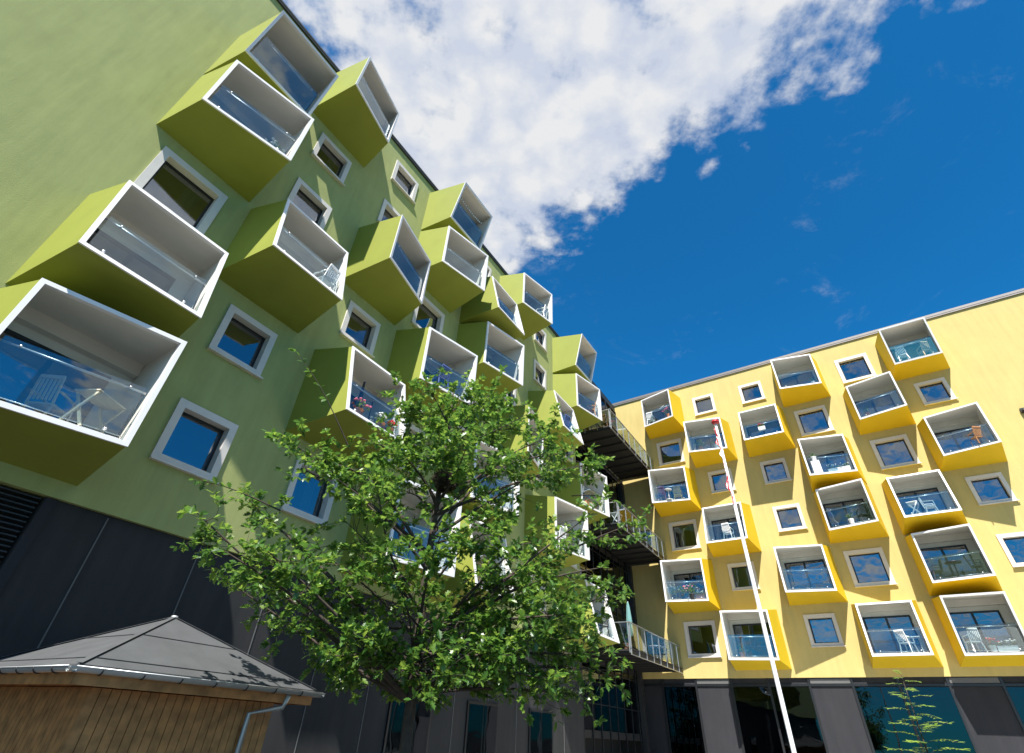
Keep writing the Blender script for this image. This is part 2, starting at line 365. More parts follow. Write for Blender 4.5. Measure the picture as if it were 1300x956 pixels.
def window_meshes(kind):
    S = {'big': 1.86, 'small': 1.53}[kind]; h = S/2; w = .20 if kind == 'big' else .18
    K = {}; mb = MB(); p = .055
    def ring(o, i, y0, y1, mat):
        mb.box(-o, o, y0, y1, o, i, mat) if False else None
        mb.box(-o, o, y0, y1, i, o, mat); mb.box(-o, o, y0, y1, -o, -i, mat)
        mb.box(-o, -i, y0, y1, -i, i, mat); mb.box(i, o, y0, y1, -i, i, mat)
    ring(h, h-w, -p, .28, M['surround'])
    mb.box(-h-.01, h+.06, -.13, -p-.002, -h-.005, -h+.035, M['surround'])
    K['window'] = mb.mesh('window')
    mb = MB(); i = h-w
    ring(i-.002, i-.062, .175, .235, M['black']); K['window_frame'] = mb.mesh('window_frame')
    mb = MB(); mb.box(-i+.06, i-.06, .2, .212, -i+.06, i-.06, M['pane']); K['pane'] = mb.mesh('pane')
    mb = MB(); n = 24; a = i-.07
    def cur(x0, x1, mat):
        vs = []; fs = []
        for q in range(n+1):
            x = x0+(x1-x0)*q/n; yy = .42+.035*sin(q*1.9)
            vs += [(x, yy, -a-.1), (x, yy, a+.1)]
        for q in range(n): fs.append((2*q, 2*q+2, 2*q+3, 2*q+1))
        mb.raw(vs, fs, mat, True)
    K2 = {}
    cur(-a, -a*.55, M['curtain']); cur(a*.5, a, M['curtain']); K2['pair'] = mb.mesh('curtain')
    mb = MB(); cur(-a, a, M['curtain']); K2['full'] = mb.mesh('curtain')
    mb = MB(); cur(a*.1, a*.75, M['curtain']); K2['one'] = mb.mesh('curtain')
    mb = MB(); cur(-a, a*.3, M['curtain_warm']); K2['warm'] = mb.mesh('curtain')
    K['curtains'] = K2
    return K, S, w

BAL = {b: {t: balcony_meshes(t, M['green_box' if b == 'g' else 'yellow_box']) for t in TYPES} for b in 'gy'}
WK = {k: window_meshes(k) for k in ('big', 'small')}

def building(b, name, label, cols, wcols, cells, s0, s1, roof, cap_h, capmat, wallmat, depth, zbase, curtains):
    o, a, u, n = FRAME[b]
    root = empty(name, (o.x, o.y, 0), a); tag(root, label, 'building', 'apartment blocks round the courtyard')
    holes = []
    for (c, k, t) in cells:
        if t in TYPES:
            s = cols[c]; holes.append((s-HW+.06, s+HW-.06, ZB[k]+.06, ZB[k]+HT-.06))
        else:
            s = wcols[c]; S = WK[t][1]; zt = ZB[k]+2.49+(.05 if t == 'big' and b == 'g' else 0)
            holes.append((s-S/2+.08, s+S/2-.08, zt-S+.08, zt-.08))
    xs = sorted({s0, s1} | {h[0] for h in holes} | {h[1] for h in holes}); zs = sorted({zbase, roof} | {h[2] for h in holes} | {h[3] for h in holes})
    mb = MB(); vi = {}
    vs = []; fs = []
    def V(i, j):
        if (i, j) not in vi: vi[(i, j)] = len(vs); vs.append((xs[i], 0, zs[j]))
        return vi[(i, j)]
    for i in range(len(xs)-1):
        for j in range(len(zs)-1):
            cx, cz = (xs[i]+xs[i+1])/2, (zs[j]+zs[j+1])/2
            if any(h[0] < cx < h[1] and h[2] < cz < h[3] for h in holes): continue
            fs.append((V(i, j), V(i+1, j), V(i+1, j+1), V(i, j+1)))
    mb.raw(vs, fs, wallmat)
    # underside lip of the render above the plinth, end walls
    mb.face([(s0, 0, zbase), (s0, .5, zbase), (s1, .5, zbase), (s1, 0, zbase)], wallmat)
    mb.face([(s0, 0, zbase), (s0, 0, roof), (s0, depth, roof), (s0, depth, zbase)], wallmat)
    mb.face([(s1, 0, zbase), (s1, depth, zbase), (s1, depth, roof), (s1, 0, roof)], wallmat)
    mb.face([(s0, depth, zbase), (s0, depth, roof), (s1, depth, roof), (s1, depth, zbase)], wallmat)
    mb.build('wall', root)
    mb = MB(); mb.box(s0+.01, s1-.01, 2.6, 2.7, zbase, roof-.05, M['dark'])
    for k in range(6): mb.box(s0+.02, s1-.02, .30, 2.58, ZB[k]-.15, ZB[k]+.05, M['dark'])
    mb.build('room_interior', root)
    mb = MB(); mb.face([(s0, 0, roof-.02), (s1, 0, roof-.02), (s1, depth, roof-.02), (s0, depth, roof-.02)], M['roof']); mb.build('roof', root)
    mb = MB(); mb.box(s0-.05, s1, -.10, .25, roof+.002, roof+cap_h, capmat); mb.box(s0-.05, s1, -.085, -.002, roof-.10, roof, capmat); mb.build('roof_capping', root)
    for (c, k, t) in cells:
        if t in TYPES:
            K = BAL[b][t]; bo = link('balcony', K['balcony'], root, (cols[c], 0, ZB[k]))
            for nm in ('opening_trim', 'deck', 'balustrade_glass', 'handrail', 'back_wall', 'glazed_door'): link(nm, K[nm], bo)
        else:
            K, S, w = WK[t]; zt = ZB[k]+2.49+(.05 if t == 'big' and b == 'g' else 0)
            wo = link('window', K['window'], root, (wcols[c], 0, zt-S/2))
            link('window_frame', K['window_frame'], wo); link('pane', K['pane'], wo)
            q = curtains.get((c, k))
            if q: link('curtain', K['curtains'][q], wo)
    return root

GC = dict(a=2.03, b=5.03, c=8.60, d=11.60, e=15.17, f=18.17, g=21.74, h=24.76)
GWC = dict(a=1.98, b=5.12, c=8.57, d=11.73, e=15.05, f=18.25, g=21.63, h=24.9)
gcells = [('a', 4, 'T'), ('a', 3, 'R'), ('a', 2, 'big'), ('a', 1, 'B'), ('a', 0, 'R'),
          ('b', 5, 'L'), ('b', 4, 'small'), ('b', 3, 'small'), ('b', 2, 'B'), ('b', 1, 'small'), ('b', 0, 'small'),
          ('c', 5, 'small'), ('c', 4, 'small'), ('c', 3, 'L'), ('c', 2, 'small'), ('c', 1, 'B'), ('c', 0, 'small'),
          ('d', 5, 'T'), ('d', 4, 'R'), ('d', 3, 'big'), ('d', 2, 'R'), ('d', 1, 'big'), ('d', 0, 'R'),
          ('e', 5, 'small'), ('e', 4, 'B'), ('e', 3, 'R'), ('e', 2, 'big'), ('e', 1, 'R'), ('e', 0, 'B'),
          ('f', 5, 'R'), ('f', 4, 'small'), ('f', 3, 'small'), ('f', 2, 'L'), ('f', 1, 'small'), ('f', 0, 'small'),
          ('g', 5, 'small'), ('g', 4, 'small'), ('g', 3, 'B'), ('g', 2, 'small'), ('g', 1, 'R'), ('g', 0, 'small'),
          ('h', 5, 'T'), ('h', 4, 'R'), ('h', 3, 'big'), ('h', 2, 'R'), ('h', 1, 'big'), ('h', 0, 'B')]
G = building('g', 'apartment_building', 'green apartment block with white-rimmed box balconies above an anthracite ground floor', GC, GWC, gcells, -16., 26.3, EYE+21.85, .10, M['cap_g'], M['green_wall'], 12., EYE+3.12,
             {('c', 0): 'one', ('a', 2): 'one', ('b', 3): 'full', ('c', 5): 'full', ('b', 4): 'one', ('d', 3): 'pair', ('c', 2): 'pair', ('f', 3): 'warm', ('g', 5): 'full'})
YC = dict(A=-9.66, B=-6.66, C=-3.07, D=-.12, E=3.38, F=6.22)
YWC = dict(A=-9.68, B=-6.60, C=-3.22, D=-.15, E=3.20, F=6.38)
ycells = [('A', 5, 'R'), ('A', 4, 'big'), ('A', 3, 'L'), ('A', 2, 'big'), ('A', 1, 'L'), ('A', 0, 'big'),
          ('B', 5, 'small'), ('B', 4, 'L'), ('B', 3, 'small'), ('B', 2, 'B'), ('B', 1, 'small'), ('B', 0, 'L'),
          ('C', 5, 'small'), ('C', 4, 'B'), ('C', 3, 'small'), ('C', 2, 'small'), ('C', 1, 'L'), ('C', 0, 'small'),
          ('D', 5, 'L'), ('D', 4, 'big'), ('D', 3, 'L'), ('D', 2, 'R'), ('D', 1, 'big'), ('D', 0, 'B'),
          ('E', 5, 'big'), ('E', 4, 'R'), ('E', 3, 'big'), ('E', 2, 'B'), ('E', 1, 'R'), ('E', 0, 'T'),
          ('F', 5, 'T'), ('F', 4, 'small'), ('F', 3, 'R'), ('F', 2, 'small'), ('F', 1, 'small'), ('F', 0, 'small')]
Y = building('y', 'apartment_building', 'yellow apartment block with box balconies at the back of the courtyard', YC, YWC, ycells, -13.75, 16.5, EYE+22.12, .17, M['cap'], M['yellow_wall'], 12., EYE+3.06,
             {('A', 4): 'pair', ('A', 2): 'pair', ('B', 1): 'full', ('B', 3): 'warm', ('D', 1): 'full', ('D', 4): 'pair', ('C', 0): 'one', ('C', 2): 'full', ('E', 3): 'one', ('F', 2): 'pair', ('B', 5): 'full', ('E', 5): 'pair', ('F', 4): 'one', ('F', 1): 'full'})

# ground floor of the green block
def ground_floor_green():
    zt = EYE+3.12; mb = MB()
    mb.box(3.14, 26.3, .10, .5, 0, zt-.002, M['plinth']); mb.box(-16, 3.14, .10, .5, 0, 2.9, M['plinth']); mb.box(-16, 3.14, .4, .5, 2.9, zt-.002, M['plinth'])
    mb.build('ground_floor_cladding', G)
    mb = MB()
    for s in [4.26+2.0*k for k in range(0, 11)]: mb.box(s-.012, s+.012, .085, .099, .02, zt-.05, M['joint'])
    mb.box(3.15, 3.33, .07, .099, 0, zt-.01, M['plinth_y'])
    mb.build('panel_joint', G)
    mb = MB(); z = 2.95
    while z < zt-.05:
        mb.hexa([(-15.9, .12, z), (3.1, .12, z), (3.1, .22, z+.04), (-15.9, .22, z+.04), (-15.9, .12, z+.02), (3.1, .12, z+.02), (3.1, .22, z+.06), (-15.9, .22, z+.06)], M['louvre']); z += .085
    mb.build('louvre_grille', G)
    # a glazed entrance
    for s in (13.2, 17.0, 21.2):
        mb = MB(); mb.box(s, s+1.9, .04, .098, .05, 2.5, M['black']); f = mb.build('entrance', G)
        mb = MB(); mb.box(s+.08, s+.92, .02, .035, .12, 2.42, M['door_pane']); mb.box(s+.98, s+1.82, .02, .035, .12, 2.42, M['door_pane']); mb.build('pane', f)
ground_floor_green()
def ground_floor_yellow():
    zt = EYE+3.06; mb = MB(); mb.box(-13.7, 16.4, .12, .5, 0, zt-.002, M['plinth_y']); mb.build('ground_floor_cladding', Y)
    mb = MB()
    for s in [-12.4+1.95*k for k in range(15)]: mb.box(s-.05, s+.05, .05, .119, .02, zt-.02, M['black'])
    mb.box(-13.7, 16.4, .06, .119, zt-.36, zt-.27, M['black']); mb.build('mullion', Y)
    for k in range(14):
        s = -12.4+1.95*k; mb = MB()
        if k % 3 != 1: mb.box(s+.06, s+1.89, .09, .118, .5, zt-.40, M['shop']); mb.build('shop_window', Y)
    for k in (1, 4, 7, 10, 13):
        s = -12.4+1.95*k; mb = MB(); mb.box(s+.07, s+1.88, .08, .118, zt-.25, zt-.04, M['joint']); mb.build('transom_panel', Y)
    mb = MB(); mb.box(9.30, 9.50, -.16, -.002, EYE+14.75, EYE+15.0, M['darksteel']); mb.tube([(9.4, -.16, EYE+14.87), (9.4, -.28, EYE+14.80)], .07, M['darksteel'], 12)
    mb.build('wall_lamp', Y)
ground_floor_yellow()

# ------------------------------------------------------------------ gallery block in the inner corner
def gallery():
    o, a, u, n = FRAME['g']
    R = empty('gallery_block', wpt('g', 30.4, .2, 0), a); tag(R, 'dark glazed gallery block linking the green and yellow buildings', 'building')
    x0, x1 = -4.08, 4.36; zr = EYE+21.85; y = -.05
    mb = MB(); mb.box(x0, x1+.3, 1.6, 1.7, 0, zr, M['dark']); 
    for k in range(-1, 6): mb.box(x0, x1, y+.02, 1.58, ZB[0]+2.985*k-.32, ZB[0]+2.985*k-.02, M['darksteel'])
    mb.box(x0, x1, y, 1.6, zr-.4, zr+.1, M['cap_g']); mb.build('floor_slabs', R)
    mb = MB(); mb.box(x1+.002, x1+.05, y+.02, 1.598, 0, zr, M['dark']); mb.box(x0-.2, x0-.002, y+.1, 1.598, 0, zr, M['dark']); mb.build('end_wall', R)
    mb = MB(); x = x0
    while x < x1+.02:
        mb.box(x-.035, x+.035, y-.05, y+.01, 0.02, zr-.41, M['black']); x += 1.055
    for k in range(-1, 6):
        for dz in (1.0, 2.4): mb.box(x0, x1, y-.03, y, ZB[0]+2.985*k+dz-.02, ZB[0]+2.985*k+dz+.03, M['black'])
    mb.build('mullion', R)
    for k in range(-1, 6):
        mb = MB(); x = x0; z = ZB[0]+2.985*k
        while x < x1-.5:
            mb.box(x+.04, x+1.015, y-.02, y-.008, max(.05, z), z+2.64, M['shop']); x += 1.055
        mb.build('pane', R)
    mb = MB(); mb.box(x1-.75, x1-.45, -.32, -.06, 0, EYE+15, M['darksteel']); mb.build('column', R)
    for k in (0, 2, 4):
        z = ZB[k]-.07; L0, L1, D = x0+.04, x1-.10, -2.62
        mb = MB(); mb.box(L0, L1, D, -.12, z+.08, z+.16, M['darksteel'])
        q = L0+.1
        while q < L1: mb.box(q, q+.06, D+.1, -.14, z-.04, z+.078, M['darksteel']); q += 1.07
        mb.box(L0, L1, D-.01, D+.05, z-.06, z+.075, M['darksteel']); mb.box(L0, L1, D-.06, D+.05, z+.162, z+.20, M['darksteel'])
        mb.box(L0, L1, D-.06, D-.012, z-.08, z-.05, M['steel'])
        p = mb.build('access_platform', R)
        q = L0+.03; zz = z+.2
        while q < L1:
            mb = MB(); mb.box(q-.015, q+.015, D-.07, D-.015, z-.04, zz+1.06, M['steel']); mb.build('railing_post', p); q += 1.07
        for yy in (D, D+.85, D+1.7): mb = MB(); mb.box(L0-.05, L0-.015, yy-.015, yy+.03, z+.0, zz+1.06, M['steel']); mb.build('railing_post', p)
        mb = MB(); mb.box(L0-.06, L1, D-.075, D-.02, zz+1.062, zz+1.10, M['steel']); mb.box(L0-.06, L0-.01, D-.018, -.2, zz+1.062, zz+1.10, M['steel']); mb.build('handrail', p)
        mb = MB(); q = L0+.03
        while q+1.0 < L1+.3:
            e = min(q+1.05, L1); mb.box(q+.03, e-.03, D-.05, D-.038, zz+.05, zz+1.04, M['bal']); q += 1.07
        mb.box(L0-.038, L0-.026, D+.02, -.3, zz+.05, zz+1.04, M['bal'])
        mb.build('balustrade_glass', p)
    return R
GB = gallery()

# ------------------------------------------------------------------ ground
mb = MB(); mb.face([(-900, -900, 0), (900, -900, 0), (900, 900, 0), (-900, 900, 0)], M['paving']); tag(mb.build('ground'), kind='structure')
mb = MB(); mb.lathe([(1.0, .0), (1.0, .10), (.9, .14), (.02, .16)], M['soil'], 28); tb = mb.build('planting_bed', None, (-1.12, 8.43, .004)); tag(tb, kind='structure')

pv = MB(); a_ = [wpt('y', s, y, .004) for s, y in ((-13.2, -20), (30, -20), (30, -.0), (-13.2, -.0))]; pv.face(a_, M['light_paving']); tag(pv.build('pavement'), kind='structure')
# ------------------------------------------------------------------ pavilion
def pavilion():
    C0 = Vector((-4.9, 7.15, 0)); L = 3.6; ctr = C0+ug*L/2+ng*L/2
    R = empty('pavilion', ctr, math.atan2(ug.y, ug.x)); tag(R, 'low timber pavilion with grey felt hip roof in front of the green block', 'pavilion')
    h = L/2; ze = 2.06; za = 2.93
    mb = MB(); A = (0, 0, za)
    c = [(-h, -h, ze), (h, -h, ze), (h, h, ze), (-h, h, ze)]
    for i in range(4):
        a, b = Vector(c[i]), Vector(c[(i+1) % 4]); mb.face([a, b, A], M['felt'])
        mb.face([a, b, b-Vector((0, 0, .05)), a-Vector((0, 0, .05))], M['felt'])
    mb.face([(x*.98, y*.98, ze-.045) for x, y, z in c][::-1], M['timber'])
    r = mb.build('roof', R)
    mb = MB()
    for i in range(4):      # overlapping felt strip seams, hips
        mb.beam(Vector(c[i])+Vector((0, 0, .012)), Vector(A)+Vector((0, 0, .012)), .07, .006, M['felt'])
        a, b = Vector(c[i]), Vector(c[(i+1) % 4])
        for t in (.10, .55):
            p = a.lerp(Vector(A), t)+Vector((0, 0, .004)); q = b.lerp(Vector(A), t)+Vector((0, 0, .004)); mb.beam(p, q, .03, .006, M['felt'])
    mb.lathe([(.06, za-.02), (.05, za+.02), (.01, za+.03)], M['zinc'], 12)
    mb.build('felt_seam', r)
    # half round gutters with brackets
    mb = MB(); g = h+.055
    cc = [(-g, -g), (g, -g), (g, g), (-g, g)]
    for i in range(4):
        a = Vector((*cc[i], ze-.03)); b = Vector((*cc[(i+1) % 4], ze-.03)); d = (b-a).normalized(); nrm = d.cross(Vector((0, 0, 1)))
        vs = []; fs = []; n = 8
        for P, e in ((a-d*.055, 0), (b+d*.055, 0)):
            for k in range(n+1):
                t = pi*k/n; vs.append(P+d*e*(cos(t))*1.0*(1)+nrm*(-.06*cos(t))+Vector((0, 0, -.06*sin(t))))
        for k in range(n): fs.append((k, k+1, n+2+k, n+1+k))
        mb.raw(vs, fs, M['zinc'], True)
        mb.tube([a+nrm*.062, b+nrm*.062], .008, M['zinc'], 6)
    gt = mb.build('gutter', R)
    mb = MB()
    for i in range(4):
        a = Vector((*cc[i], ze-.03)); b = Vector((*cc[(i+1) % 4], ze-.03)); d = (b-a).normalized(); nrm = d.cross(Vector((0, 0, 1)))
        for q in range(7):
            P = a+d*(.3+.5*q)
            mb.tube([P+nrm*(-.066*cos(pi*k/6))+Vector((0, 0, -.066*sin(pi*k/6))) for k in range(7)], .009, M['darksteel'], 5)
    mb.build('gutter_bracket', gt)
    mb = MB(); f = h-.03
    for (a, b) in (((-f, -f), (f, -f)), ((f, -f), (f, f)), ((f, f), (-f, f)), ((-f, f), (-f, -f))):
        mb.beam((*a, ze-.125), (*b, ze-.125), .03, .15, M['timber'])
    mb.build('fascia_board', R)
    mb = MB()
    for i in range(12):
        x = -f+.15+i*(2*f-.3)/11
        mb.box(x-.02, x+.02, -f+.04, f-.04, ze-.19, ze-.06, M['timber'])
    mb.build('rafter', R)
    w = h-.45
    mb = MB(); q = -w
    while q < w:
        for s in (-1, 1):
            mb.box(q, q+.115, s*w-.012, s*w+.012, .05, ze-.2, M['timber']); mb.box(s*w-.012, s*w+.012, q, q+.115, .05, ze-.2, M['timber'])
        q += .125
    mb.build('timber_wall', R)
    mb = MB(); mb.tube([(f-.5, -f-.06, ze-.10), (f-.5, -f+.02, ze-.25), (w-.4, -w-.06, ze-.35), (w-.4, -w-.06, .05)], .038, M['zinc'], 10); mb.build('downpipe', R)
pavilion()

# ------------------------------------------------------------------ flagpole
def flagpole():
    P = Vector((6.07, 12.7, 0)); H = 9.0
    R = empty('flagpole', P); tag(R, 'tall white flagpole with a red knob in front of the yellow block', 'flagpole')
    mb = MB(); mb.tube([(0, 0, 0), (0, 0, 1), (0, 0, 3), (0, 0, 6), (0, 0, H)], [.050, .049, .047, .040, .027], M['paint_w'], 20); mb.build('pole', R)
    mb = MB(); mb.lathe([(.03, H), (.08, H+.02), (.11, H+.05), (.11, H+.08), (.07, H+.12), (.02, H+.14)], M['redpaint'], 20); mb.build('finial', R)
    mb = MB(); mb.tube([(-.07, -.05, 1.2), (-.07, -.05, 5), (-.05, -.03, H-.05)], .004, M['paint_w'], 5); mb.build('halyard', R)
    mb = MB(); mb.box(-.10, -.05, -.07, -.03, 1.12, 1.3, M['steel']); mb.build('cleat', R)
    # long narrow pennant hanging limp along the pole
    def strip(pts, ws, m0, name, parent=None):
        mb = MB(); n = len(pts)
        vs = []; fs = []
        for i, (x, y, z) in enumerate(pts):
            w = ws[i]; a = .9*sin(i*.8)
            dx, dy = cos(a)*w, sin(a)*w
            for q in range(4):
                t = q/3; vs.append((x-dx*t, y-dy*t+.25*w*sin(q*2.+i), z))
        for i in range(n-1):
            for q in range(3): fs.append((i*4+q, i*4+q+1, (i+1)*4+q+1, (i+1)*4+q))
        mb.raw(vs, fs, m0, True); return mb.build(name, parent)
    pen = empty('pennant', (P.x, P.y, 8.9)); tag(pen, 'limp red and white pennant hanging down the flagpole', 'pennant')
    def zz(a, b, n): return [(-.055-.02*sin(i), -.045, a+(b-a)*i/(n-1)) for i in range(n)]
    strip(zz(-.05, -.75, 12), [.04+.04*abs(sin(i*.7)) for i in range(12)], M['redpaint'], 'red_band', pen)
    strip([(x+.01, y-.03, z) for x, y, z in zz(-.35, -1.0, 10)], [.02+.05*abs(cos(i*.9)) for i in range(10)], M['whitepetal'], 'white_band', pen)
    strip([(x-.0, y-.02, z) for x, y, z in zz(-1.1, -2.3, 14)], [.008, .008, .01, .012, .02, .04, .06, .075, .075, .07, .055, .04, .03, .01], M['redpaint'], 'red_tail', pen)
flagpole()

# ------------------------------------------------------------------ trees
OAK = [(0, 0), (.10, .06), (.20, .16), (.26, .30), (.36, .14), (.48, .42), (.58, .17), (.70, .36), (.80, .15), (1.0, 0)]
def leaf(vs, fs, p, d, nrm, size, outline):
    d = d.normalized(); s = d.cross(nrm)
    s = s.normalized() if s.length > 1e-4 else Vector((1, 0, 0)); nn = s.cross(d)
    b = len(vs); fold = random.uniform(.05, .28); bend = random.uniform(-.25, .05)
    def pt(a, w): return p+d*(a*size)+s*(w*size*.80)+nn*(abs(w)*fold*size+bend*a*a*size)
    m = len(outline)
    mid = [pt(a, 0) for a, w in outline]; l = [pt(a, w) for a, w in outline]; r = [pt(a, -w) for a, w in outline]
    vs.extend(mid); vs.extend(l[1:-1]); vs.extend(r[1:-1])
    for i in range(m-1):
        L0 = b if i == 0 else b+m+i-1; L1 = b+m-1 if i == m-2 else b+m+i
        R0 = b if i == 0 else b+m+m-2+i-1; R1 = b+m-1 if i == m-2 else b+m+m-2+i
        if i == 0: fs.append((b, b+1, L1)); fs.append((b, R1, b+1))
        elif i == m-2: fs.append((b+i, b+m-1, L0)); fs.append((b+i, R0, b+m-1))
        else: fs.append((b+i, b+i+1, L1, L0)); fs.append((b+i+1, b+i, R0, R1))
def rv(k=1.): return Vector((random.gauss(0, k), random.gauss(0, k), random.gauss(0, k)))
LIMBS = [(-2.55,-1.0,5.3), (-0.9,-0.25,6.5), (-0.35,-0.69,6.5), (-0.25,0.75,6.9), (0.49,0.35,7.0), (1.0,0.8,7.0), (0.51,-0.96,5.98), (1.9,0.92,6.6), (2.6,1.2,6.3), (1.83,0.24,5.43), (2.95,0.69,5.86), (3.24,0.42,4.57), (2.38,-0.63,4.30), (2.82,0.31,3.86), (2.03,0.93,3.00), (2.49,0.26,2.62), (1.35,-0.73,2.28), (0.81,-1.14,2.73), (-0.45,-1.10,2.42), (-1.14,-0.44,2.33), (-1.83,0.18,3.36), (-2.65,-0.48,3.12), (-3.06,-1.49,3.82), (-2.38,-1.69,3.29), (-2.86,-0.14,4.31), (-2.0,0.45,5.3), (-1.5,-0.69,5.5), (-0.61,-1.75,4.19), (0.34,-1.78,3.60), (1.37,-1.53,3.63), (-1.58,1.30,4.16), (0.42,1.85,6.05), (1.23,1.57,3.56), (-1.81,-1.75,3.30), (-1.0,1.1,6.3), (2.05,-0.99,2.91), (0.49,-1.26,2.12), (2.02,0.93,2.35), (-0.61,0.71,2.12)]
def oak():
    R = empty('oak_tree', (-1.12, 8.43, 0)); tag(R, 'young oak tree with lobed leaves standing in front of the green block', 'tree')
    rnd = random.Random(3)
    top = 7.1
    tr = [Vector((.02*sin(z*1.3)+.0*z, .03*cos(z*.9), z)) for z in [0, .5, 1.2, 2, 2.8, 3.6, 4.4, 5.2, 6, 6.6, top]]
    rad = [.105, .088, .080, .074, .068, .060, .050, .040, .030, .020, .010]
    def trunk_at(z):
        for i in range(len(tr)-1):
            if tr[i].z <= z <= tr[i+1].z:
                t = (z-tr[i].z)/(tr[i+1].z-tr[i].z); return tr[i].lerp(tr[i+1], t), rad[i]*(1-t)+rad[i+1]*t
        return tr[-1], rad[-1]
    mt = MB(); mt.tube(tr, rad, M['bark'], 12); mt.build('trunk', R)
    mbr = MB(); vs = []; fs = []
    def whorl(p, d, n, sz):
        d = d.normalized()
        for i in range(n):
            side = Vector((rnd.gauss(0, 1), rnd.gauss(0, 1), rnd.gauss(0, .6)))
            ld = (d*.5+side.normalized()*.9); nr = Vector((rnd.gauss(0, .45), rnd.gauss(0, .45), 1))
            leaf(vs, fs, p+d*rnd.uniform(-.10, .03), ld, nr, sz*rnd.uniform(.6, 1.22), OAK)
    def branch(p0, p1, r0, lvl, sag=.0):
        n = 7 if lvl == 0 else 4; L = (p1-p0).length; pts = []
        off = Vector((rnd.gauss(0, 1), rnd.gauss(0, 1), rnd.gauss(0, 1)))*L*.05
        for i in range(n+1):
            t = i/n; q = p0.lerp(p1, t)+off*sin(pi*t)+Vector((0, 0, sag*sin(pi*t)))
            pts.append(q)
        mbr.tube(pts, [r0*(1-.82*i/n) for i in range(n+1)], M['bark'], 6 if lvl < 2 else 4, False)
        return pts
    lst = LIMBS+[(0, .3, 6.9), (.4, -.3, 6.4), (-.6, .3, 6.0), (.9, .6, 6.6), (-.8, -.9, 5.3), (.9, -.9, 4.9), (-.9, .9, 5.2), (1.0, .8, 5.0), (0, -.8, 5.6), (-1.6, -.9, 4.7), (1.9, -.3, 5.9), (-1.2, -1.2, 3.4), (-1.5, .5, 2.9), (1.6, -.5, 3.6), (2.0, .9, 4.2), (-2.1, -.9, 4.9), (1.5, -.2, 6.4), (.1, -1.0, 4.9),
               (.5, -1.2, 5.2), (-.3, -1.3, 3.2), (.9, -1.1, 3.9), (-1.3, -.6, 4.1), (1.3, .3, 4.6), (-.6, .9, 6.1), (1.5, 1.0, 5.9), (.2, .3, 6.2), (-.7, -.4, 6.3), (.3, .6, 2.4), (1.2, .1, 2.9), (-.9, .2, 3.6), (-1.0, -.9, 2.3), (.2, -1.3, 2.4), (1.8, -.6, 2.2), (2.3, .2, 2.1), (1.1, .9, 2.2), (-.3, -.9, 2.9), (1.6, .6, 3.3), (2.4, .6, 3.3), (-1.2, .6, 2.2), (2.6, .6, 2.9), (2.9, .5, 2.45), (2.3, -.2, 3.1), (1.7, -.9, 2.6), (2.8, .2, 3.4), (.6, -.9, 2.1)]
    for q in lst:
        tip = Vector(q); h = math.hypot(tip.x, tip.y)
        zs = max(1.9, min(6.5, tip.z-h*rnd.uniform(.45, .8)))
        if tip.z < 3.0: zs = max(1.95, tip.z-.1)
        p0, r = trunk_at(zs); L = (tip-p0).length
        pts = branch(p0, tip, min(r*.6, .009+.010*L), 0, .10*L*rnd.uniform(.2, 1) if tip.z > 3 else .02)
        k = int(5+L*3.4)
        for s in range(k):
            t = rnd.uniform(.30, 1.0)**.75; i = min(len(pts)-2, int(t*(len(pts)-1))); f = t*(len(pts)-1)-i
            p = pts[i].lerp(pts[i+1], f); d = (pts[i+1]-pts[i]).normalized()
            sd = (d*rnd.uniform(.3, 1)+Vector((rnd.gauss(0, 1), rnd.gauss(0, 1), rnd.gauss(.1, .55)))).normalized()
            l2 = rnd.uniform(.28, .62)
            sub = branch(p, p+sd*l2, .006, 1)
            for w in range(rnd.randint(2, 4)):
                a = rnd.randint(1, len(sub)-1); td = (sd+Vector((rnd.gauss(0, 1), rnd.gauss(0, 1), rnd.gauss(0, .6)))*.8).normalized()
                e = sub[a]+td*rnd.uniform(.08, .22)
                mbr.tube([sub[a], e], [.003, .0015], M['bark'], 3, False)
                whorl(e, td, rnd.randint(6, 9), .118)
            whorl(sub[-1], sd, rnd.randint(6, 9), .118)
        whorl(tip, (pts[-1]-pts[-2]), 8, .13)
    # single long shoots leaving the crown at the upper left and right
    for (a, b) in ((Vector((-1.6, -.4, 5.4)), Vector((-2.75, -1.2, 6.85))), (Vector((.6, .4, 6.9)), Vector((.95, .6, 8.0))), (Vector((-2.2, -.9, 4.1)), Vector((-3.25, -1.55, 4.25))), (Vector((2.4, .7, 5.2)), Vector((3.55, .9, 5.1)))):
        pts = branch(a, b, .012, 0, .12)
        for i in range(3, len(pts)): whorl(pts[i], pts[i]-pts[i-1], 4, .12)
    mbr.build('branches', R)
    me = bpy.data.meshes.new('crown'); me.from_pydata([tuple(v) for v in vs], [], fs); me.materials.append(M['leaf']); me.update()
    link('crown', me, R)
    print('oak leaves faces', len(fs))
oak()
def nest():
    rnd = random.Random(5); mb = MB()
    for i in range(700):
        a = rnd.uniform(0, 2*pi); b = a+rnd.uniform(.5, 1.5)*rnd.choice((-1, 1)); r0, r1 = rnd.uniform(.08, .25), rnd.uniform(.08, .25)
        z = rnd.uniform(-.13, .17); k = 1.1-.9*abs(z)
        p = Vector((r0*cos(a)*k, r0*sin(a)*k, z)); q = Vector((r1*cos(b)*k, r1*sin(b)*k, z+rnd.uniform(-.07, .07)))
        m_ = (p+q)/2+Vector((rnd.gauss(0, .02), rnd.gauss(0, .02), rnd.gauss(0, .02)))
        mb.tube([p, m_, q], .004, M['twigs'], 3, False)
    o = mb.build('bird_nest', None, (-1.02, 8.28, 4.98)); tag(o, 'dark bird nest of dry twigs in the fork of the oak', 'nest')
nest()
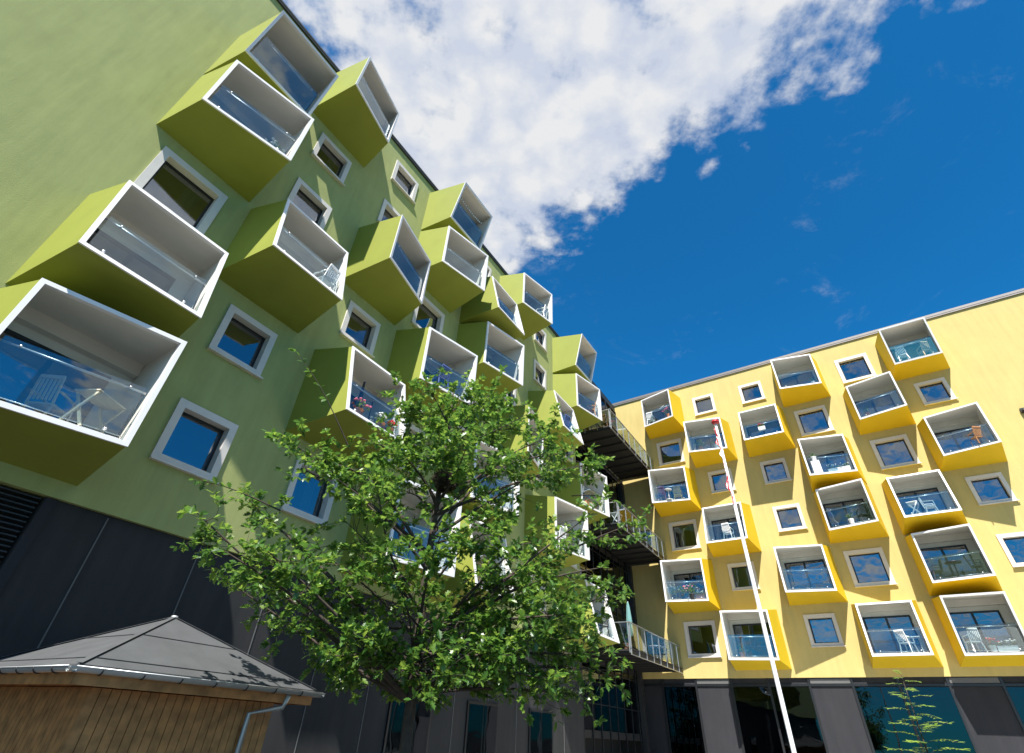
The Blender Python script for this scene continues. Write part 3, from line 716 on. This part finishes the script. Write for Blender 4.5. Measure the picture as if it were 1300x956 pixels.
def sapling():
    R = empty('sapling', (5.15, 7.4, 0)); tag(R, 'thin young tree with bright pinnate leaves at the lower right', 'tree')
    rnd = random.Random(2); mb = MB(); st = [Vector((0, 0, 0)), Vector((.02, .01, .9)), Vector((-.01, .02, 1.7)), Vector((.0, 0, 2.42))]
    mb.tube(st, [.02, .015, .009, .003], M['bark'], 8); mb.build('trunk', R)
    vs = []; fs = []; OL = [(0, 0), (.25, .22), (.5, .27), (.75, .2), (1, 0)]
    ms = MB()
    for i in range(34):
        t = .55+.45*i/33; z = 2.42*t; a = i*2.4; L = .38*(1-.75*max(0, (t-.6)/.4))+.05
        p = Vector((0, 0, z)); d = Vector((cos(a), sin(a), rnd.uniform(.15, .5)))
        pts = [p+d*L*u-Vector((0, 0, .25*L*u*u)) for u in (0, .33, .66, 1)]
        ms.tube(pts, .0025, M['bark'], 3, False)
        for k in range(7):
            u = .2+.8*k/6; q = p+d*L*u-Vector((0, 0, .25*L*u*u)); s = d.cross(Vector((0, 0, 1))).normalized()
            for sg in (-1, 1): leaf(vs, fs, q, s*sg+d*.4, Vector((0, 0, 1)), L*.22+.01, OL)
        leaf(vs, fs, pts[-1], d, Vector((0, 0, 1)), L*.25, OL)
    ms.build('branches', R)
    me = bpy.data.meshes.new('crown'); me.from_pydata([tuple(v) for v in vs], [], fs); me.materials.append(M['sleaf']); me.update(); link('crown', me, R)
sapling()

# ------------------------------------------------------------------ things on the balconies and platforms
GROUPS = {'chair': 'chairs on the balconies and platforms', 'table': 'small tables on the balconies and platforms', 'parasol': 'closed parasols'}
def parts(name, loc, rz, label, cat, group, plist):
    group = group or GROUPS.get(cat)
    R = empty(name, loc, rz); tag(R, label, cat, group)
    for nm, mb in plist: mb.build(nm, R)
    return R
def chair(loc, rz, mat, label, group=None, name='chair'):
    P = []
    mb = MB(); mb.box(-.24, .24, -.22, .22, .40, .44, mat); P.append(('seat', mb))
    mb = MB()
    mb.beam((-.22, .21, .44), (-.20, .30, .92), .035, .03, mat); mb.beam((.22, .21, .44), (.20, .30, .92), .035, .03, mat)
    mb.beam((-.21, .30, .91), (.21, .30, .91), .04, .07, mat)
    for k in range(5): x = -.14+.07*k; mb.beam((x, .22, .48), (x, .29, .9), .04, .012, mat)
    P.append(('backrest', mb))
    for sx in (-1, 1):
        for sy in (-1, 1):
            mb = MB(); mb.beam((sx*.21, sy*.19, .40), (sx*.25, sy*.25, 0), .035, .035, mat); P.append(('leg', mb))
        mb = MB(); mb.beam((sx*.25, -.2, .64), (sx*.25, .24, .66), .045, .025, mat); mb.beam((sx*.25, -.19, .62), (sx*.24, -.2, .42), .03, .03, mat); P.append(('armrest', mb))
    return parts(name, loc, rz, label, 'chair', group, P)
def round_table(loc, mat, label, r=.35, h=.72):
    a = MB(); a.lathe([(r-.01, h-.03), (r, h-.02), (r, h-.005), (r-.01, h)], mat, 28)
    b = MB(); b.tube([(0, 0, .03), (0, 0, h-.03)], .025, mat, 10)
    c = MB(); c.lathe([(.22, 0), (.22, .02), (.05, .04)], mat, 20)
    return parts('round_table', loc, 0, label, 'table', None, [('table_top', a), ('stem', b), ('base', c)])
def folding_table(loc, rz, mat, label, w=.7, d=.5, h=.7):
    a = MB()
    for k in range(6): a.box(-w/2, w/2, -d/2+k*d/6+.005, -d/2+(k+1)*d/6-.005, h-.025, h, mat)
    L = [('table_top', a)]
    for sx in (-1, 1):
        for sy in (-1, 1):
            b = MB(); b.beam((sx*(w/2-.05)-.02*sy*sx, -sy*(d/2-.03), .0), (sx*(w/2-.05)-.02*sy*sx, sy*(d/2-.03), h-.03), .03, .045, mat); L.append(('leg', b))
    return parts('folding_table', loc, rz, label, 'table', None, L)
def plant(loc, mat_flower, label, size=.35, potmat='terracotta', cat='potted plant', name='potted_plant', seed=1, n=90):
    rnd = random.Random(seed); a = MB(); a._lathe([(.10, 0), (.14, .24), (.15, .26), (.13, .26), (.12, .22), (.001, .21)], M[potmat], 16, (0, 0), True)
    vs = []; fs = []; OL = [(0, 0), (.3, .22), (.6, .26), (1, 0)]
    for i in range(n):
        th = rnd.uniform(0, 2*pi); ph = rnd.uniform(.0, 1.3); d = Vector((cos(th)*sin(ph), sin(th)*sin(ph), cos(ph)))
        leaf(vs, fs, Vector((0, 0, .24))+d*rnd.uniform(.1, 1)*size, d+rv(.5), Vector((0, 0, 1))+rv(.3), .09, OL)
    R = empty(name, loc); tag(R, label, cat, 'potted plants on the balconies'); a.build('pot', R)
    me = bpy.data.meshes.new('foliage'); me.from_pydata([tuple(v) for v in vs], [], fs); me.materials.append(M['pleaf']); me.update(); link('foliage', me, R)
    if mat_flower:
        f = MB()
        for i in range(14):
            th = rnd.uniform(0, 2*pi); ph = rnd.uniform(.0, 1.3); d = Vector((cos(th)*sin(ph), sin(th)*sin(ph), cos(ph)))*size*rnd.uniform(.8, 1.1)+Vector((0, 0, .26))
            f._lathe([(.002, d.z), (.035, d.z+.012), (.045, d.z+.035), (.02, d.z+.05), (.001, d.z+.05)], M[mat_flower], 7, (d.x, d.y), True)
        f.build('blossom', R)
    return R
def parasol(loc, mat, label, h=2.3, r=.13, l=1.5):
    a = MB(); a.tube([(0, 0, 0), (0, 0, h)], .022, M['paint_w'], 10)
    b = MB(); prof = [(.03, h-.02), (r*.45, h-.2), (r*.8, h-l*.5), (r, h-l*.85), (r*.75, h-l)]
    vs = []; fs = []; n = 24
    for q, z in prof:
        for k in range(n):
            t = 2*pi*k/n; rr = q*(1+.22*cos(6*t)); vs.append((rr*cos(t), rr*sin(t), z))
    for i in range(len(prof)-1):
        for k in range(n): fs.append((i*n+k, i*n+(k+1) % n, (i+1)*n+(k+1) % n, (i+1)*n+k))
    b.raw(vs, fs, mat, True)
    c = MB(); c.lathe([(.24, 0), (.24, .06), (.06, .10)], M['plastic_k'], 20)
    return parts('parasol', loc, 0, label, 'parasol', None, [('pole', a), ('canopy', b), ('base', c)])
def planter(loc, rz, boxmat, flower, label, w=.8, seed=3):
    rnd = random.Random(seed); R = empty('flower_box', loc, rz); tag(R, label, 'flower box', 'flower boxes on the balconies')
    a = MB(); a.box(-w/2, w/2, -.1, .1, 0, .2, M[boxmat]); a.box(-w/2-.012, w/2+.012, -.112, .112, .202, .225, M[boxmat]); a.build('box', R)
    vs = []; fs = []; OL = [(0, 0), (.3, .22), (.6, .26), (1, 0)]
    for i in range(160): leaf(vs, fs, Vector((rnd.uniform(-w/2, w/2), rnd.uniform(-.09, .09), rnd.uniform(.2, .36))), rv(1)+Vector((0, 0, .6)), Vector((0, 0, 1))+rv(.4), .09, OL)
    me = bpy.data.meshes.new('foliage'); me.from_pydata([tuple(v) for v in vs], [], fs); me.materials.append(M['pleaf']); me.update(); link('foliage', me, R)
    f = MB()
    for i in range(16):
        x, y, z = rnd.uniform(-w/2, w/2), rnd.uniform(-.1, .1), rnd.uniform(.34, .46); f._lathe([(.002, z), (.03, z+.01), (.04, z+.03), (.02, z+.045), (.001, z+.045)], M[flower], 7, (x, y), True)
    f.build('blossom', R); return R
def garland(p0, p1, label):
    mb = MB(); n = 14; rnd = random.Random(9); pts = [p0.lerp(p1, i/n)-Vector((0, 0, .12*sin(pi*i/n))) for i in range(n+1)]
    b = (p0+p1)/2; R = empty('light_garland', b); tag(R, label, 'garland', 'strings of bulbs')
    mb.tube([p-b for p in pts], .006, M['plastic_k'], 4); mb.build('cord', R)
    mb = MB()
    for p in pts:
        q = p-b; mb._lathe([(.004, q.z-.10), (.035, q.z-.08), (.04, q.z-.05), (.02, q.z-.015), (.004, q.z)], M['whitepetal'], 8, (q.x, q.y), True)
    mb.build('bulb', R); return R
def bp(b, c, k, x, dep, dz=0.):
    cc = GC if b == 'g' else YC
    return wpt(b, cc[c]+x, -dep, ZB[k]+.397+dz)
AG, AY = FRAME['g'][1], FRAME['y'][1]
folding_table(bp('g', 'a', 0, .62, 1.45), AG+.5, M['cream'], 'cream folding table on the lowest left green balcony')
chair(bp('g', 'a', 0, .15, .8), AG+2.2, M['cream'], 'cream slatted chair behind the folding table on the lowest left green balcony')
plant(bp('g', 'a', 3, .8, 1.5), 'whitepetal', 'white flowering pot plant on the green balcony above the large window', .32, 'plastic_w', seed=4)
chair(bp('g', 'b', 2, .75, 1.55), AG+3.3, M['plastic_w'], 'white chair at the right end of the green balcony above the window column')
plant(bp('g', 'c', 1, -.55, 1.75), 'pink', 'pot of pink flowers at the left of the green balcony by the tree top', .3, seed=6)
plant(bp('g', 'c', 1, .35, 1.75), 'whitepetal', 'pot of white flowers in the middle of the green balcony by the tree top', .3, seed=7)
plant(bp('g', 'c', 1, .72, 1.75), 'red', 'pot of red flowers at the right of the green balcony by the tree top', .22, seed=8)
parasol(bp('g', 'c', 1, -.1, 1.1), M['plastic_k'], 'closed black parasol behind the flower pots on a green balcony', 1.7, .07, 1.0)
chair(bp('g', 'd', 2, -.1, 1.45), AG+3., M['blue'], 'blue chair on the green balcony just above the tree')
plant(bp('g', 'e', 3, -.6, 1.2), None, 'dark green pot plant inside a green balcony above the tree', .42, seed=11)
garland(bp('g', 'd', 5, -.9, 1.6, 1.7), bp('g', 'd', 5, .9, 1.6, 1.7), 'string of pale bulbs under the roof of a top floor green balcony')
chair(bp('g', 'f', 5, .7, 1.6), AG+3.4, M['plastic_w'], 'white chair on the green balcony standing against the blue sky')
chair(bp('g', 'h', 4, .65, 1.6), AG+3.6, M['wood'], 'reddish wooden chair on the green balcony beside the top platform')
chair(bp('g', 'g', 3, -.3, 1.6), AG+3., M['blue'], 'blue chair on the green balcony with the narrow tilted opening')
planter(bp('g', 'h', 2, -.1, 1.5), AG, 'terracotta', 'red', 'terracotta box of red flowers on the green balcony beside the middle platform', 1.3)
chair(bp('g', 'g', 1, -.55, 1.35), AG+2.9, M['plastic_w'], 'white chair on the green balcony at the right edge of the tree')
parasol(bp('g', 'h', 0, -.5, 1.35), M['yellowcloth'], 'closed yellow parasol on the lowest green balcony beside the gallery', 2.0, .10, 1.1)
chair(bp('g', 'h', 0, .1, 1.65), AG+2.7, M['plastic_k'], 'black chair on the lowest green balcony beside the gallery')
# yellow block
chair(bp('y', 'A', 5, -.7, 1.3), AY+3.2, M['plastic_w'], 'white chair on the top left yellow balcony')
garland(bp('y', 'A', 5, -.5, 1.5, 1.05), bp('y', 'A', 5, .5, 1.7, 1.15), 'string of white bulbs along the rail of the top left yellow balcony')
plant(bp('y', 'A', 5, .8, 1.8), 'pink', 'pink flowering plant on the top left yellow balcony', .45, seed=12)
chair(bp('y', 'A', 3, -.5, 1.6), AY+3., M['purple'], 'purple chair on the left yellow balcony beside the end of the top platform')
chair(bp('y', 'A', 3, .35, 1.2), AY+3.3, M['yellowcloth'], 'yellow chair on the left yellow balcony beside the end of the top platform')
for i, (x, fl, lab) in enumerate(((-.8, 'whitepetal', 'white flowering plant, leftmost on the planted yellow balcony'), (-.25, None, 'leafy green plant on the planted yellow balcony'), (.3, 'pink', 'pink flowering plant on the planted yellow balcony'))):
    plant(bp('y', 'A', 1, x, 1.6), fl, lab, .55, 'plastic_k', seed=20+i, n=200)
planter(bp('y', 'A', 1, .7, 1.3), AY, 'terracotta', 'whitepetal', 'terracotta flower box at the right of the planted yellow balcony', .5)
plant(bp('y', 'B', 4, -.45, 1.6), None, 'broad green plant on the yellow balcony behind the flagpole top', .55, 'terracotta', seed=31, n=160)
plant(bp('y', 'B', 4, .55, 1.4), None, 'small green plant on the yellow balcony behind the flagpole top', .35, 'plastic_w', seed=32)
planter(bp('y', 'C', 4, .0, 1.75, .45), AY, 'plastic_w', 'red', 'white box of red flowers hung on a yellow balcony rail', .4)
chair(bp('y', 'B', 2, .1, 1.6), AY+3., M['plastic_w'], 'white chair on the yellow balcony crossed by the flagpole')
plant(bp('y', 'D', 3, -.7, 1.8, .75), None, 'bright green plant on top of the white cabinet', .2, 'plastic_w', seed=33)
mb = MB(); mb.box(-.22, .22, -.18, .18, 0, .74, M['plastic_w']); cab = empty('cabinet', bp('y', 'D', 3, -.7, 1.75), AY); tag(cab, 'white cabinet at the left end of a yellow balcony', 'cabinet'); mb.build('body', cab)
mb = MB(); mb.box(-.20, -.005, -.2, -.182, .05, .7, M['whitepetal']); mb.build('door', cab); mb = MB(); mb.box(.005, .20, -.2, -.182, .05, .7, M['whitepetal']); mb.build('door', cab)
planter(bp('y', 'D', 3, .35, 1.5), AY, 'plastic_w', 'whitepetal', 'white flower box on the yellow balcony with the cabinet', 1.1, 5)
plant(bp('y', 'D', 2, .0, 1.65), None, 'round green plant in the middle of a yellow balcony', .3, 'plastic_w', seed=35)
chair(bp('y', 'D', 2, .65, 1.5), AY+3.5, M['plastic_k'], 'black chair beside the round green plant on a yellow balcony')
chair(bp('y', 'F', 5, -.6, 1.3), AY+3.1, M['plastic_w'], 'white chair at the left of the top right yellow balcony')
chair(bp('y', 'F', 5, .5, 1.2), AY+3.6, M['beige'], 'beige chair at the right of the top right yellow balcony')
chair(bp('y', 'F', 3, .45, 1.7), AY+3.7, M['wood'], 'brown wooden chair on the rightmost upper yellow balcony')
folding_table(bp('y', 'E', 2, -.55, 1.5), AY+1.4, M['plastic_w'], 'white folding table with crossed legs on a yellow balcony', .6)
chair(bp('y', 'E', 2, .1, 1.4), AY+1.6, M['plastic_w'], 'white chair beside the folding table with crossed legs')
round_table(bp('y', 'E', 1, -.05, 1.4), M['plastic_k'], 'black round table on the yellow balcony with two black chairs')
chair(bp('y', 'E', 1, -.8, 1.2), AY-1.4, M['plastic_k'], 'black chair left of the black round table')
chair(bp('y', 'E', 1, .75, 1.5), AY+1.5, M['plastic_k'], 'black chair right of the black round table')
chair(bp('y', 'E', 0, -.65, 1.2), AY+3.6, M['plastic_w'], 'white slatted chair on the lowest right yellow balcony')
plant(bp('y', 'E', 0, -.05, 1.15), 'red', 'red flowering plant on the lowest right yellow balcony', .3, 'plastic_w', seed=41)
planter(bp('y', 'E', 0, .45, 1.2), AY, 'plastic_w', 'whitepetal', 'white flower box on the lowest right yellow balcony', .7, 8)
chair(bp('y', 'D', 0, .35, 1.55), AY+2.6, M['plastic_w'], 'white slatted chair on the lowest yellow balcony above the sapling')
folding_table(bp('y', 'D', 0, .7, 1.2), AY, M['plastic_w'], 'white folding table on the lowest yellow balcony above the sapling', .5)
plant(bp('y', 'A', 1, .05, 1.2), 'whitepetal', 'white flowering plant at the back of the planted yellow balcony', .6, 'terracotta', seed=27, n=200)
round_table(bp('y', 'A', 3, -.1, 1.75), M['plastic_w'], 'small white round table between the purple and the yellow chair', .24)
plant(bp('y', 'D', 5, .75, 1.2), None, 'small green plant on the top yellow balcony above the window column', .3, 'plastic_w', seed=61)
plant(bp('y', 'E', 4, -.7, 1.3), None, 'leafy plant at the left of a yellow balcony near the roof edge', .35, 'terracotta', seed=62)
plant(bp('y', 'B', 0, -.6, 1.4), None, 'leafy plant at the left of the lowest yellow balcony crossed by the flagpole', .4, 'terracotta', seed=63)
# platforms
def pp(k, s, dep): return wpt('g', s, -dep, ZB[k]-.07+.205)
parasol(pp(0, 28.0, 1.9), M['teal'], 'closed turquoise parasol on the lowest access platform', 2.3, .15, 1.6)
round_table(pp(0, 31.6, 2.0), M['plastic_w'], 'white round table on the lowest access platform', .45)
chair(pp(0, 32.3, 2.1), AG+1.9, M['plastic_k'], 'black chair beside the white table on the lowest access platform')
plant(pp(0, 27.0, 2.0), None, 'leafy potted plant at the near end of the lowest access platform', .5, seed=51)
folding_table(pp(2, 27.2, 2.0), AG, M['plastic_w'], 'small white table on the middle access platform')
plant(pp(4, 29.2, 2.2), None, 'green pot plant on the highest access platform', .5, seed=52)
chair(pp(4, 26.9, 2.0), AG+1.2, M['wood'], 'wooden chair at the near end of the highest access platform')

# ------------------------------------------------------------------ sun and camera
sl = bpy.data.lights.new('sun', 'SUN'); sl.energy = 5.0; sl.angle = radians(.53); sl.color = (1., .955, .89)
so = bpy.data.objects.new('sun', sl); C.objects.link(so); so.rotation_euler = sun_dir.to_track_quat('Z', 'Y').to_euler(); so.location = (0, 0, 60)

cam = bpy.data.cameras.new('camera'); co = bpy.data.objects.new('camera', cam); C.objects.link(co)
f_px, pitch, roll = 632.918, .6697629, .0545906
cam.sensor_fit = 'HORIZONTAL'; cam.sensor_width = 36; cam.lens = f_px/1300*36
cam.shift_x = 0; cam.shift_y = -44.5/1300
cam.clip_end = 3000; cam.clip_start = .05
F = Vector((0, cos(pitch), sin(pitch))); U = Vector((0, -sin(pitch), cos(pitch))); Rr = Vector((1, 0, 0))
R2 = Rr*cos(roll)+U*sin(roll); U2 = -Rr*sin(roll)+U*cos(roll)
co.matrix_world = Matrix(((R2.x, U2.x, -F.x, 0), (R2.y, U2.y, -F.y, 0), (R2.z, U2.z, -F.z, EYE), (0, 0, 0, 1)))
sc = bpy.context.scene; sc.camera = co
sc.view_settings.view_transform = 'Standard'; sc.view_settings.look = 'None'; sc.view_settings.gamma = 1; sc.view_settings.exposure = 1.13
sc.cycles.max_bounces = 10; sc.cycles.transparent_max_bounces = 24; sc.cycles.diffuse_bounces = 4
